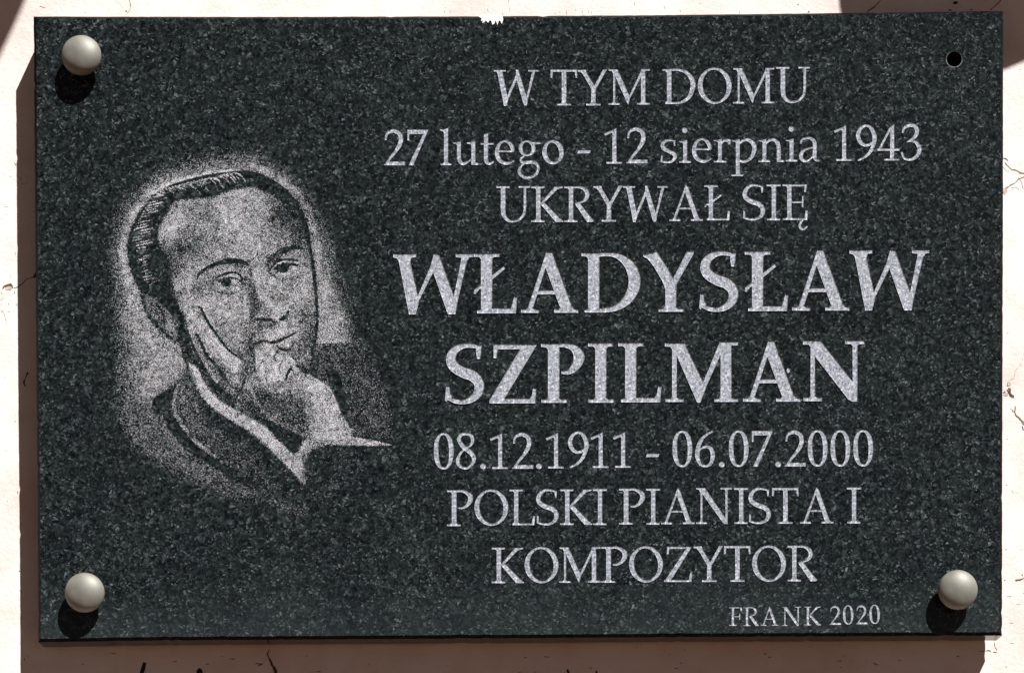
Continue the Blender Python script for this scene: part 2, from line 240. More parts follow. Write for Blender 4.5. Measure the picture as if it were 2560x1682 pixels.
G['bM'] = (1258, 990, PG((1258,158),(1545,156),(1560,200),(1800,700),(1760,1000),(1718,1000),(1432,345),(1428,960),(1362,960),(1362,250),(1335,208),(1258,206)) + PG((1268,942),(1340,940),(1362,915),(1428,915),(1450,938),(1528,942),(1526,990),(1268,990)) + PG((2035,148),(2070,148),(2070,330),(2045,330),(1850,760),(1762,1000),(1725,1000),(1790,742)) + STEM(2047, 2205, 145, 990, (1957, 2300), None, 50, 24) + BX(2035, 2298, 140, 190))
G['bN'] = (1288, 978, PG((1288,122),(1550,124),(1592,190),(1990,690),(1990,700),(2060,700),(2060,985),(1985,985),(1930,955),(1462,350),(1462,950),(1395,950),(1395,215),(1370,180),(1288,178)) + PG((1296,925),(1370,922),(1395,900),(1462,900),(1490,922),(1560,925),(1560,978),(1296,978)) + STEM(1990, 2060, 122, 760, None, (1885, 2160), 50, 24))
Z0 = 2380/420
LINES = [  # (word run, window origin, [(char, x, baseline)...])
 (0, (1220,150), [('W',80,648),('T',885,648),('Y',1270,648),('M',1708,640)]),
 (0, (1620,150), [('D',205,628),('O',705,625),('M',1205,622),('U',1815,612)]),
 (1, (940,300), [('2',112,645),('7',445,645),('l',905,643),('u',1090,645),('t',1483,640),('e',1690,638),('g',2005,640)]),
 (1, (1320,300), [('o',203,632),('-',700,610),('1',1075,622),('2',1393,618)]),
 (1, (1640,300), [('s',62,612),('i',330,610),('e',515,610),('r',815,605),('p',1072,602),('n',1452,600),('i',1838,592),('a',2030,595)]),
 (1, (1960,300), [('1',702,582),('9',1020,585),('4',1325,577),('3',1650,578)]),
 (2, (1220,440), [('U',118,657),('K',613,655),('R',1080,655),('Y',1490,648),('W',1910,648)]),
 (2, (1620,440), [('A',303,640),('\u0141',795,630),('S',1342,630),('I',1680,630),('\u0118',1905,625)]),
 (3, (970,600), [('bW',75,1040),('b\u0141',1212,1040)]),
 (3, (1320,600), [('bA',-98,1032),('bD',758,1028),('bY',1632,1018)]),
 (3, (1660,600), [('bS',498,1018),('b\u0141',1140,1008)]),
 (3, (1940,600), [('bA',228,1000),('bW',1040,985)]),
 (4, (1080,830), [('bS',185,1020),('bZ',815,1010),('bP',1545,1002)]),
 (4, (1440,830), [('bI',170,1000),('bL',598,995),('bM',1258,990)]),
 (4, (1780,830), [('bA',438,985),('bN',1288,978)]),
 (5, (1060,1060), [('0',140,640),('8',450,640),('.',798,635),('1',930,632),('2',1248,630),('.',1590,632),('1',1722,625),('9',2040,620)]),
 (5, (1420,1060), [('1',315,618),('1',632,615),('-',1107,598),('0',1480,608),('6',1800,605),('.',2140,608)]),
 (5, (1800,1060), [('0',125,605),('7',450,600),('.',785,606),('2',915,598),('0',1243,600),('0',1565,600),('0',1888,598)]),
 (6, (1100,1200), [('P',98,648),('O',488,642),('L',985,635),('S',1365,635),('K',1703,632),('I',2165,632)]),
 (6, (1500,1200), [('P',268,625),('I',652,627),('A',868,622),('N',1360,618),('I',1898,616),('S',2105,616)]),
 (6, (1780,1200), [('T',848,614),('A',1248,612),('I',1910,610)]),
 (7, (1210,1350), [('K',110,606),('O',575,604),('M',1068,600),('P',1662,598),('O',2055,594)]),
 (7, (1630,1350), [('Z',172,588),('Y',588,588),('T',1018,585),('O',1418,584),('R',1920,580)]),
 (8, (1810,1500), [('F',75,360),('R',275,362),('A',522,358),('N',822,360),('K',1135,352),('2',1498,345),('0',1685,340),('2',1872,337),('0',2060,332)]),
]
# ---- the engraved portrait: a tone plan painted by hand, then pricked out as dots ----
PW, PH, PQ = 1251, 1564, 2.0
def smooth_poly(pts, n=4):
    q = [pts[-1]] + list(pts) + [pts[0], pts[1]]; out = []
    for i in range(1, len(q)-2):
        a, b, c, d = q[i-1], q[i], q[i+1], q[i+2]
        for k in range(n):
            t = k/n
            out.append(tuple(.5*(2*b[j]+(c[j]-a[j])*t+(2*a[j]-5*b[j]+4*c[j]-d[j])*t*t+(3*b[j]-a[j]-3*c[j]+d[j])*t**3) for j in (0, 1)))
    return out
def blur(m, s):
    if s < .3: return m
    r = int(3*s)+1; k = np.exp(-.5*(np.arange(-r, r+1)/s)**2); k /= k.sum()
    def ax0(a):
        p = np.pad(a, ((r, r), (0, 0))); o = np.zeros_like(a)
        for i, w in enumerate(k): o += w*p[i:i+a.shape[0]]
        return o
    return ax0(ax0(m).T).T
class Tone:
    def __init__(self): self.w, self.h = int(PW/PQ), int(PH/PQ); self.t = np.zeros((self.h, self.w), np.float32)
    def box(self, xs, ys, pad):
        x0 = max(0, int(min(xs)/PQ-pad)); x1 = min(self.w, int(max(xs)/PQ+pad)+2); y0 = max(0, int(min(ys)/PQ-pad)); y1 = min(self.h, int(max(ys)/PQ+pad)+2)
        Y, X = np.mgrid[y0:y1, x0:x1]; return (slice(y0, y1), slice(x0, x1)), (X+.5)*PQ, (Y+.5)*PQ
    def mask_poly(self, pts, f, sm=True):
        p = smooth_poly(pts) if sm else pts; s, X, Y = self.box([a[0] for a in p], [a[1] for a in p], 3*f/PQ+2)
        ins = np.zeros(X.shape, bool)
        for (xa, ya), (xb, yb) in zip(p, p[1:]+p[:1]):
            if ya == yb: continue
            c = ((ya > Y) != (yb > Y)) & (X < (xb-xa)*(Y-ya)/(yb-ya)+xa); ins ^= c
        return s, blur(ins.astype(np.float32), f/PQ)
    def mix(self, s, m, tone, op=1.0):
        a = np.clip(m*op, 0, 1); self.t[s] = self.t[s]*(1-a)+tone*a
    def poly(self, pts, tone, f=2, op=1.0, sm=True): s, m = self.mask_poly(pts, f, sm); self.mix(s, m, tone, op)
    def line(self, pts, tone, f=1.5, op=1.0):
        c = crom([(a+(6,))[:3] for a in pts], 5); wm = max(p[2] for p in c)
        s, X, Y = self.box([a[0] for a in c], [a[1] for a in c], (wm+3*f)/PQ+2); m = np.zeros(X.shape, np.float32)
        for a, b in zip(c, c[1:]):
            dx, dy = b[0]-a[0], b[1]-a[1]; l = dx*dx+dy*dy+1e-6
            t = np.clip(((X-a[0])*dx+(Y-a[1])*dy)/l, 0, 1); d = np.hypot(X-a[0]-t*dx, Y-a[1]-t*dy); w = (a[2]+t*(b[2]-a[2]))/2*(1.08 if tone < .3 else 1)+.35
            m = np.maximum(m, np.clip((w-d)/f+.5, 0, 1))
        self.mix(s, m, tone, op)
    def blob(self, x, y, rx, ry, tone, op=.6, rot=0):
        s, X, Y = self.box([x-2.2*max(rx, ry), x+2.2*max(rx, ry)], [y-2.2*max(rx, ry), y+2.2*max(rx, ry)], 0)
        c, q = math.cos(math.radians(rot)), math.sin(math.radians(rot)); u = ((X-x)*c+(Y-y)*q)/rx; v = (-(X-x)*q+(Y-y)*c)/ry
        self.mix(s, np.exp(-(u*u+v*v)), tone, op)
HEAD = [(205,612),(172,540),(155,450),(160,390),(188,320),(235,252),(295,200),(400,152),(520,131),(620,135),(700,160),(780,215),(830,280),(858,345),(872,430),(888,520),(897,620),(896,720),(888,800),(872,870),(860,925),(790,960),(640,1010),(520,980),(420,900),(380,830),(340,800),(300,785),(250,730),(215,670)]
FACE = [(356,672),(338,600),(322,530),(296,460),(272,405),(282,350),(312,300),(335,258),(390,246),(480,240),(545,218),(600,204),(650,200),(720,232),(790,300),(838,360),(862,430),(880,520),(890,620),(890,720),(882,800),(868,860),(858,915),(790,950),(640,960),(540,930),(450,830),(400,740)]
HANDP = [(384,690),(402,664),(440,668),(470,722),(540,815),(600,868),(625,890),(640,860),(660,825),(690,812),(722,822),(742,850),(790,850),(830,900),(880,940),(945,985),(975,1040),(985,1090),(1032,1172),(900,1182),(800,1170),(740,1130),(640,1060),(560,1010),(490,960),(430,880),(395,800),(380,740)]
COLLAR = [(392,895),(425,905),(470,985),(540,1050),(600,1085),(680,1130),(720,1165),(800,1245),(835,1215),(850,1188),(1000,1172),(1085,1186),(1185,1206),(1050,1212),(940,1208),(880,1230),(855,1262),(850,1372),(820,1340),(740,1262),(660,1180),(560,1110),(480,1060),(430,990)]
LAPEL = [(366,944),(342,972),(300,998),(258,1030),(258,1084),(294,1092),(310,1132),(334,1166),(374,1214),(414,1248),(494,1296),(574,1348),(720,1440),(800,1480),(845,1470),(850,1380),(760,1290),(660,1190),(560,1115),(470,1060),(425,990),(395,930)]
def paint():
    T = Tone(); P, L, B = T.poly, T.line, T.blob; rnd = random.Random(4)
    # ground round the head, fading outwards
    P([(600,62),(430,85),(280,130),(170,215),(105,330),(85,480),(88,650),(105,820),(118,980),(140,1110),(210,1210),(330,1290),(470,1370),(600,1420),(640,1300),(700,900),(1060,800),(1030,680),(990,540),(955,410),(900,290),(820,180),(730,95)], .46, 40)
    P([(600,95),(440,115),(300,165),(200,235),(140,340),(120,460),(130,620),(170,760),(200,880),(190,1000),(240,1040),(380,930),(500,800),(980,800),(960,660),(930,500),(900,370),(850,270),(770,175),(700,120)], .60, 26)
    L([(300,185,20),(220,250,26),(165,330,26),(138,440,28),(150,560,30),(185,660,36),(230,780,44),(300,860,60),(330,920,40)], .80, 26, .8); L([(640,110,16),(720,150,22),(800,205,24),(850,280,24),(880,370,24),(900,480,24),(915,620,24)], .76, 16, .8)
    P([(200,560),(160,700),(200,860),(230,1000),(330,960),(392,880),(385,820),(330,800),(250,740)], .68, 20)
    B(170,870,60,120,.55,.5); B(140,1000,40,60,.5,.4)
    P([(115,1060),(250,1040),(300,1100),(350,1180),(420,1250),(520,1320),(640,1400),(560,1410),(400,1350),(250,1270),(160,1190)], .42, 16, .8)
    # right of the face: pale strip, then darker block and scattered ground
    P([(895,560),(930,560),(1000,700),(1090,800),(895,812)], .66, 8); B(930,760,30,50,.82,.5); B(1075,775,60,60,.10,.9)
    P([(885,816),(1095,812),(1115,900),(1160,1000),(1192,1100),(1185,1185),(1035,1172),(985,1090),(940,985),(878,930)], .32, 4, 1, False); B(1120,900,50,120,.05,.6); B(1190,1080,30,90,.06,.6)
    P([(1000,930),(1120,900),(1170,1010),(1190,1110),(1160,1180),(1050,1165),(1010,1080),(990,1000)], .30, 8)
    L([(925,905,10),(955,930,36),(985,1000,36),(1000,1080,22),(1025,1150,10)], .04, 5)
    L([(893,812,3),(1085,812,3)], .1, 2, .7)
    P([(895,1235),(1100,1220),(1120,1300),(1010,1400),(870,1440)], .10, 26)
    # head
    P(HEAD, .05, 2)
    L([(262,222,6),(330,182,14),(400,160,16),(480,143,14),(560,135,8),(600,134,3)], .85, 5)
    for i in range(34):   # brushed-back strands at the side
        y = 236+i*10.2; xl = 170+max(0, (330-y))*.62+max(0, (y-470))*.40; xr = xl+rnd.uniform(60, 92)*(1 if y < 440 else .8)
        x0 = xl+rnd.uniform(4, 16)+(12 if y > 400 else 0); L([(x0,y+10,4),((x0+xr)/2,y+rnd.uniform(0,4),rnd.uniform(6,9)),(xr,y-rnd.uniform(4,9),3)], rnd.uniform(.6,.95), 2, .95)
    for i in range(26):   # strands over the top
        t = i/25; x = 268+t*300; y = 226-82*t**.7; ln = rnd.uniform(24, 52)
        L([(x,y,4),(x+ln*.5,y+ln*.16,rnd.uniform(5,7)),(x+ln,y+ln*(.22+.5*t),3)], rnd.uniform(.6,.95), 2, .95)
    for x, y in ((345,205),(372,196),(398,190),(415,204),(440,186),(455,200),(480,182),(505,178),(535,168),(560,166)): L([(x,y,4),(x+14,y+12,6),(x+26,y+26,3)], .55, 2, .85)
    L([(238,258,5),(200,312,6),(172,370,6),(162,430,7),(164,480,8),(180,540,9),(205,600,9)], .02, 2)
    L([(330,250,18),(300,300,26),(278,360,22),(268,430,24),(290,520,30),(315,600,36)], .03, 4, .9)
    for i in range(30):
        y = 244+i*11.2; xl = 176+max(0, (330-y))*.60+max(0, (y-470))*.36; L([(xl+rnd.uniform(0,8),y+14,3),(xl+34,y+8,4),(xl+rnd.uniform(62,92),y-2,3)], .03, 1.5, .9)
    for i in range(14): t = i/13; L([(300+t*270,214-66*t,3),(322+t*270,222-58*t,4),(340+t*262,240-56*t,3)], .03, 1.5, .9)
    B(305,330,26,44,.03,.8); B(262,500,30,70,.03,.8)
    # ear
    P([(205,612),(235,620),(290,660),(335,700),(352,760),(345,802),(300,785),(250,730),(215,670)], .40, 3)
    L([(212,628,5),(228,680,6),(262,728,6),(300,770,6),(330,790,4)], .06, 2)
    L([(225,640,6),(250,690,8),(280,720,7),(310,750,8)], .5, 3, .8); B(322,738,16,24,.68,.9); B(250,650,10,16,.5,.7); B(290,705,14,14,.5,.7); B(345,740,8,20,.5,.6); L([(300,655,6),(325,690,8),(350,720,6)], .1, 3)
    L([(262,650,5),(290,690,6),(298,730,5)], .06, 3, .8)
    # face
    P(FACE, .64, 4)
    L([(322,262,8),(345,275,14),(330,305,8)], .2, 4, .5)
    B(600,340,110,90,.78,.8); B(560,290,50,50,.86,.6); B(335,345,34,50,.88,.9); B(318,400,28,40,.75,.6)
    B(430,300,70,35,.46,.7); B(390,440,80,50,.32,.8,-15); B(340,470,40,50,.36,.6); B(330,540,30,40,.52,.4)
    B(775,300,66,66,.20,.85,40); B(825,370,40,90,.20,.85,-15); B(305,520,26,90,.10,.8,-10); B(700,400,60,50,.62,.5); B(745,260,60,30,.35,.6,35)
    B(640,460,50,50,.72,.6); B(520,430,60,40,.62,.5); L([(640,480,14),(632,420,10)], .5, 8, .5)
    L([(845,330,10),(858,400,14),(864,440,10)], .12, 5, .8)
    L([(856,350,5),(866,420,7),(876,480,9),(884,560,9),(893,640,9),(897,720,8),(890,790,9),(876,850,8)], .06, 2.5)
    # eyebrows
    L([(424,560,4),(440,533,7),(476,509,10),(521,495,16),(560,489,19),(598,492,14),(630,506,6)], .05, 4)
    for i in range(30): x = 432+i*6.6; y = 548-62*min(1,(x-425)/110)+(12*((x-560)/70)**2 if x > 560 else 0); L([(x-3,y+5,2),(x+7,y-8+rnd.uniform(-3,3),2)], .12, 2.5, .7)
    B(600,508,34,12,.3,.7); B(480,545,50,20,.55,.4)
    L([(720,476,6),(740,460,16),(765,447,20),(795,438,13),(838,440,6)], .05, 5, .95)
    for i in range(20): x = 722+i*5.6; y = 474-38*min(1,(x-720)/75); L([(x-4,y+6,2),(x+6,y-9+rnd.uniform(-3,3),2)], .12, 2.5, .7); B(730,480,18,10,.35,.5)
    # eye in the left half
    B(470,575,44,18,.38,.6,-10); B(610,560,26,22,.36,.6); P([(505,575),(525,558),(560,548),(590,556),(605,574),(580,588),(545,592),(520,588)], .62, 3)
    L([(498,558,4),(520,545,6),(555,534,7),(586,538,7),(602,553,5)], .04, 2); L([(515,556,3),(550,547,5),(582,549,4)], .82, 2, .8)
    P([(519,572),(527,560),(541,556),(556,560),(561,572),(555,585),(541,589),(527,584)], .02, 2)
    L([(512,572,3),(526,560,6),(552,555,6),(578,557,4),(590,563,4),(600,572,7),(614,577,4)], .05, 2); B(573,571,10,7,.97,1)
    L([(600,560,6),(640,563,6)], .22, 4, .7); L([(508,590,3),(545,602,5),(590,594,3)], .84, 3, .8)
    L([(470,592,4),(500,608,6),(550,618,6),(600,604,4)], .36, 5, .8)
    # eye in the right half
    L([(714,520,6),(732,498,8),(757,485,7),(788,482,7),(820,489,5)], .05, 2, .95); L([(728,508,3),(755,494,4),(790,492,4),(822,497,3)], .8, 2, .8)
    P([(734,520),(748,506),(768,500),(784,503),(787,516),(778,530),(762,535),(748,530)], .03, 2.5)
    L([(728,522,4),(742,509,7),(766,501,7),(795,501,7),(820,507,5)], .05, 2); B(764,517,5,4,.3,.8)
    L([(745,538,6),(770,542,8),(795,536,4)], .9, 3, .9); L([(700,500,10),(708,530,12),(730,548,8)], .34, 6, .8)
    L([(735,552,5),(770,560,6),(815,548,4)], .42, 5, .5)
    # nose
    L([(632,520,12),(640,570,22),(645,625,30),(655,668,34),(640,705,16)], .27, 12, .85); B(655,548,24,22,.88,.7); B(690,575,22,30,.86,.6); B(612,600,26,34,.45,.5)
    L([(676,600,14),(710,640,20),(742,672,20)], .70, 12, .6); B(745,668,26,20,.84,.7); L([(640,690,5),(645,716,7),(662,722,6)], .3, 5, .8)
    L([(656,715,8),(685,720,13),(714,718,11)], .03, 2.5); L([(752,719,8),(766,711,13),(779,698,13),(784,686,6)], .05, 3, .95); L([(712,722,5),(735,728,6),(752,722,4)], .34, 5, .8); B(700,740,40,9,.36,.7); L([(648,700,4),(641,690,6),(648,672,5)], .38, 5, .6)
    B(722,700,14,10,.74,.6); B(770,680,10,8,.74,.5)
    B(300,520,22,60,.25,.6,-12); B(345,600,20,40,.80,.5); B(372,650,18,22,.84,.6); B(440,600,30,20,.46,.5)
    B(860,470,14,40,.40,.5); B(820,560,40,26,.62,.5); B(700,500,14,26,.40,.5); B(640,410,30,30,.60,.4); B(480,360,40,26,.60,.5); B(680,300,40,30,.70,.5)
    L([(812,590,3),(845,600,4),(870,596,3)], .5, 3, .5); L([(650,770,5),(636,800,7),(640,820,6)], .22, 5, .7)
    # cheeks, lips, chin
    B(530,690,60,60,.76,.7); B(480,640,40,30,.72,.5); B(580,760,40,40,.68,.5); B(830,600,36,60,.74,.6); B(850,700,34,40,.42,.7); B(862,790,26,60,.30,.8); B(800,740,30,24,.72,.7)
    L([(800,640,5),(835,690,10),(850,740,10)], .38, 8, .5); B(740,770,60,16,.82,.8,-15); B(690,780,30,12,.84,.6)
    B(628,775,24,40,.42,.6); L([(646,813,5),(666,808,9),(690,801,8),(714,808,9),(744,802,10),(770,789,7),(792,779,6),(814,767,3)], .07, 3)
    L([(744,812,4),(780,800,8),(800,796,5)], .75, 3, .8); L([(738,820,3),(752,832,8),(772,837,9),(790,832,7),(800,820,4),(808,806,3)], .10, 3.5); L([(748,826,3),(770,822,5),(792,818,3)], .66, 3, .7)
    B(640,838,22,22,.16,.85); B(830,850,34,40,.48,.6); L([(868,860,12),(860,905,10)], .55, 4, .8); B(846,905,18,18,.18,.7)
    B(590,850,26,24,.36,.7)
    # hand along the jaw
    P(HANDP, .62, 3)
    P([(386,770),(440,880),(500,975),(600,1050),(690,1110),(640,1040),(600,990),(540,960),(470,880),(420,790)], .24, 8, .9)
    L([(366,812,10),(392,872,34),(430,925,50),(490,990,44),(560,1045,34)], .20, 8, .85)
    L([(410,700,34),(440,745,44),(490,810,48),(545,870,50),(600,905,40)], .82, 5); B(410,700,22,22,.86,.6)
    L([(388,745,16),(412,790,18),(440,850,18),(462,900,16),(500,960,18)], .62, 5); L([(470,880,10),(505,935,18),(560,1000,22)], .5, 7, .8)
    L([(402,672,3),(420,666,3),(437,670,5),(450,690,8),(468,726,8),(503,776,8),(531,815,8),(560,845,6),(600,872,5)], .06, 2.5, .95)
    L([(425,772,5),(449,823,9),(463,858,9),(497,892,12),(521,925,14),(545,965,12)], .1, 4, .95); L([(395,778,6),(411,822,9),(440,880,10),(463,924,12),(491,964,12),(540,1010,10)], .12, 4, .9)
    L([(382,720,5),(388,760,7),(400,800,6)], .15, 4, .8); B(575,914,16,12,.97,.95,-30); B(492,800,12,10,.92,.7); L([(392,752,6),(410,748,8)], .88, 3, .8)
    L([(520,905,6),(560,930,6),(600,925,5)], .3, 4, .6); P([(600,880),(640,870),(645,930),(610,980),(590,940)], .40, 6, .8)
    L([(648,850,6),(652,890,8),(656,935,8),(650,950,4)], .08, 4, .9); L([(612,960,5),(600,985,8),(590,1000,6)], .1, 4, .8)
    P([(660,835),(690,815),(722,825),(745,870),(790,860),(825,905),(775,950),(700,960),(660,930)], .80, 5); B(695,840,24,18,.84,.7); B(725,930,40,26,.84,.6)
    L([(742,838,6),(728,862,6),(735,880,4)], .14, 3, .8); L([(797,902,6),(782,925,8),(774,950,5)], .1, 3, .9); L([(815,898,6),(840,912,10),(860,928,7)], .1, 3, .9); L([(795,862,4),(822,890,5)], .3, 3, .7)
    P([(640,945),(720,985),(820,960),(885,960),(950,1000),(978,1060),(1030,1172),(880,1180),(862,1080),(830,1010),(700,1010)], .74, 6); B(900,985,34,22,.9,.7)
    P([(600,1000),(660,985),(760,1000),(830,1020),(862,1090),(860,1172),(790,1160),(700,1100),(620,1050)], .36, 16, .95)
    L([(620,960,14),(645,1010,14),(670,1050,10)], .62, 8, .7); L([(655,940,30),(720,985,24),(800,1000,14)], .7, 9, .6)
    L([(700,1095,5),(760,1130,7),(800,1155,5)], .5, 5, .6); B(820,1110,30,40,.36,.6)
    L([(702,862,4),(690,880,5),(668,888,3)], .34, 3, .8); L([(760,880,4),(748,905,6),(752,925,4)], .30, 3, .8); L([(700,905,3),(690,935,5),(700,955,4)], .40, 3, .8)
    L([(668,905,6),(672,945,6)], .50, 4, .6); L([(790,905,5),(770,880,6),(748,858,4)], .88, 3, .7); L([(842,940,5),(880,968,7),(925,1000,6)], .86, 4, .6); L([(880,945,4),(940,985,5),(968,1035,5),(984,1085,4)], .9, 2.5, .8)
    L([(690,1010,4),(740,1060,7),(800,1130,6)], .22, 5, .7); L([(760,1000,4),(800,1060,6),(840,1150,5)], .24, 5, .6); L([(640,1030,3),(700,1085,5),(760,1120,4)], .5, 4, .6)
    L([(540,960,5),(575,1005,6),(600,1030,4)], .6, 4, .6); L([(455,760,3),(500,840,5),(545,890,4)], .5, 4, .5); L([(415,735,3),(450,790,4),(480,850,3)], .46, 3, .6); L([(425,1000,2),(480,1060,3),(560,1118,3),(650,1180,3)], .02, 2, .8)
    for i in range(26):
        x = 610+rnd.uniform(0,200); y = 1010+rnd.uniform(0,110); L([(x,y,2),(x+rnd.uniform(0,12),y+22,3)], rnd.choice([.08,.55]), 2, .5)
    for i in range(18):
        x = 880+rnd.uniform(-30,70); y = 1020+rnd.uniform(0,130); L([(x,y,2),(x+rnd.uniform(-3,8),y+18,3)], rnd.choice([.5,.88]), 2, .5)
    # jacket, collar and cuff
    P(LAPEL, .03, 3)
    P([(350,972),(392,925),(425,1000),(470,1065),(560,1125),(650,1200),(700,1300),(720,1400),(600,1320),(534,1276),(466,1232),(414,1188),(372,1140),(340,1084),(334,1030)], .34, 8)
    L([(352,972,8),(337,1030,14),(342,1084,16),(376,1140,16),(416,1188,16),(468,1232,12),(534,1276,8)], .66, 6, .9); B(385,1010,34,50,.52,.8); B(420,1090,40,50,.38,.6)
    P([(430,1010),(480,1070),(570,1125),(660,1190),(740,1280),(680,1260),(560,1180),(470,1110)], .10, 10, .85)
    B(560,1240,70,40,.16,.6,35); B(700,1330,60,50,.1,.6)
    for i in range(160):
        u = rnd.random(); x = 430+u*400+rnd.uniform(-60,40); y = 1150+u*260+rnd.uniform(-80,90); B(x, y, rnd.uniform(5,12), rnd.uniform(5,12), rnd.uniform(.16,.42), .65)
    P([(700,1130),(762,1142),(835,1180),(812,1222),(796,1248),(742,1196)], .05, 4)
    P([(392,895),(425,905),(470,985),(540,1050),(610,1088),(690,1132),(730,1172),(806,1242),(838,1208),(852,1262),(850,1372),(820,1335),(740,1256),(660,1178),(560,1110),(480,1056),(430,988)], .80, 4)
    P([(838,1212),(852,1186),(1000,1172),(1085,1184),(1185,1206),(1050,1213),(940,1208),(880,1230),(850,1262)], .78, 3); L([(846,1186,2),(920,1190,3),(1000,1186,2)], .3, 2, .6)
    L([(820,1215,3),(842,1260,6),(844,1330,5)], .5, 3, .6); L([(1085,1190,5),(1140,1200,6),(1190,1209,3)], .8, 3, .9)
    P([(480,1362),(620,1410),(800,1490),(856,1498),(850,1450),(700,1395),(560,1335)], .32, 12, .85)
    P([(850,1240),(980,1225),(1080,1230),(1060,1330),(960,1400),(860,1460)], .20, 26, .85)
    rs = np.random.RandomState(5); m = blur(rs.normal(0, 1, T.t.shape).astype(np.float32), 2.2); m /= m.std(); m2 = blur(rs.normal(0, 1, T.t.shape).astype(np.float32), 7); m2 /= m2.std()
    t = T.t*(1+.08*m+.06*m2)
    return np.clip(t, 0, 1)
# ---------------- setting ----------------
wall = mesh('wall', [(-6,0,-2.0),(6,0,-2.0),(6,0,4),(-6,0,4),(-6,.3,-2.0),(6,.3,-2.0),(6,.3,4),(-6,.3,4)], [(0,1,2,3),(5,4,7,6),(3,2,6,7),(1,5,6,2),(4,0,3,7),(4,5,1,0)], M['plaster']); wall['kind'] = 'structure'
pave = mesh('pavement', [(-40,-60,-2.0),(40,-60,-2.0),(40,.3,-2.0),(-40,.3,-2.0)], [(0,1,2,3)], M['pave']); pave['kind'] = 'structure'; pave.location.z = -.004
RND = random.Random(11)
def ribbon(pts, h=.6, jit=.35):
    """a ragged narrow opening following pts = (plan x, plan y, width)"""
    q = []
    for a, b in zip(pts, pts[1:]):
        k = max(2, int(math.hypot(b[0]-a[0], b[1]-a[1])/5))
        for i in range(k):
            t = i/k; q.append((a[0]+(b[0]-a[0])*t+RND.uniform(-1,1)*jit*2.2, a[1]+(b[1]-a[1])*t+RND.uniform(-1,1)*jit*2.2, (a[2]+(b[2]-a[2])*t)*RND.uniform(1-jit*1.4, 1+jit)))
    q.append(pts[-1]); V = []; Fc = []
    for i, p in enumerate(q):
        a = q[max(0, i-1)]; b = q[min(len(q)-1, i+1)]; dx, dy = b[0]-a[0], b[1]-a[1]; l = math.hypot(dx, dy) or 1; w2 = max(.3, p[2]/2)
        V += [WP(p[0]-dy/l*w2, p[1]+dx/l*w2, h), WP(p[0]+dy/l*w2, p[1]-dx/l*w2, h)]
        if i: Fc.append((2*i-2, 2*i-1, 2*i+1, 2*i))
    return V, Fc
def crack(pts, mat='crack', name='crack', label=None, jit=.35):
    V, Fc = ribbon(pts, jit=jit); o = mesh(name, V, Fc, M[mat], wall)
    if label: o['label'] = label
def blot(cx, cy, rx, ry, mat, name='pit', rot=0, label=None, jag=.25):
    n = 14; c, s_ = math.cos(rot), math.sin(rot); V = []
    for k in range(n):
        a = 2*math.pi*k/n; r = RND.uniform(1-jag, 1+jag*.5); x, y = rx*r*math.cos(a), ry*r*math.sin(a); V.append(WP(cx+x*c-y*s_, cy+x*s_+y*c, .8))
    o = mesh(name, V, [tuple(range(n))], M[mat], wall)
    if label: o['label'] = label
R1 = lambda x, y, w_: (2460+x/3.55, 120+y/3.55, w_)
crack([R1(170,978,1),R1(190,982,3),R1(212,1002,2)]); crack([R1(188,1015,1),R1(215,1050,2),R1(248,1082,3),R1(285,1085,2),R1(320,1108,3),R1(370,1118,3)])
crack([R1(172,1055,1),R1(190,1085,1.5),R1(225,1095,1)], 'faint'); crack([R1(165,1255,3),R1(200,1245,3),R1(240,1218,2.5),R1(275,1198,2.5),R1(310,1165,1.5),R1(365,1142,1.5)])
crack([R1(240,1245,1),R1(280,1235,2),R1(315,1255,1)], 'faint'); crack([R1(300,1150,1),R1(335,1195,2),R1(350,1250,1)], 'faint'); blot(*R1(187,1272,0)[:2], 6, 8, 'faint', 'chipped_spot')
R2 = lambda x, y, w_: (2460+x/5.21, 880+y/5.21, w_)
crack([R2(525,10,1),R2(495,120,1.2),R2(450,190,1),R2(420,225,1.2),R2(400,290,1),R2(388,338,1.5),R2(335,362,1),R2(315,400,2)], 'faint')
crack([R2(312,385,2),R2(300,440,2),R2(345,430,2),R2(335,395,1.5)], 'crack'); crack([R2(300,505,5),R2(320,470,4),R2(345,480,5),R2(325,520,7),R2(350,560,6),R2(388,590,5),R2(385,560,3)], 'rust', label='brown crumbled hole by the right edge of the plaque')
crack([R2(245,530,2),R2(275,512,4)], 'rust'); blot(*R2(285,548,0)[:2], 7, 5, 'faint', 'chipped_spot'); crack([R2(412,705,2),R2(400,765,3),R2(375,775,3),R2(370,745,1)]); crack([R2(338,735,1),R2(375,760,1)], 'faint')
crack([R2(395,780,2),R2(415,820,4),R2(450,850,3),R2(485,885,5),R2(530,945,5)]); crack([R2(495,960,3),R2(510,1000,3),R2(525,1020,2)])
R3 = lambda x, y, w_: (x/4.34, 640+y/4.34, w_)
crack([R3(28,358,2),R3(48,330,4),R3(80,318,5),R3(110,312,6),R3(125,322,5),R3(140,348,2)], 'rust', label='brown flake left of the plaque', jit=.2); crack([R3(108,312,3),R3(128,294,1)], 'rust'); blot(R3(95,0,0)[0], R3(0,350,0)[1], 9, 5, 'faint', 'chipped_spot')
crack([R3(20,370,1),R3(12,400,2),R3(40,420,1),R3(35,460,2),R3(5,480,1)], 'faint'); crack([R3(15,590,2),R3(42,612,1.5),R3(55,660,1),R3(75,730,1)], 'faint'); crack([R3(80,606,1),R3(112,606,1)], 'faint')
crack([R3(145,350,1),R3(200,335,2),R3(240,300,2.5),R3(285,255,2),R3(330,240,2),R3(362,232,2)], 'rust'); crack([R3(360,230,3),R3(380,220,8),R3(385,200,5),R3(402,165,3)], 'black', jit=.15)
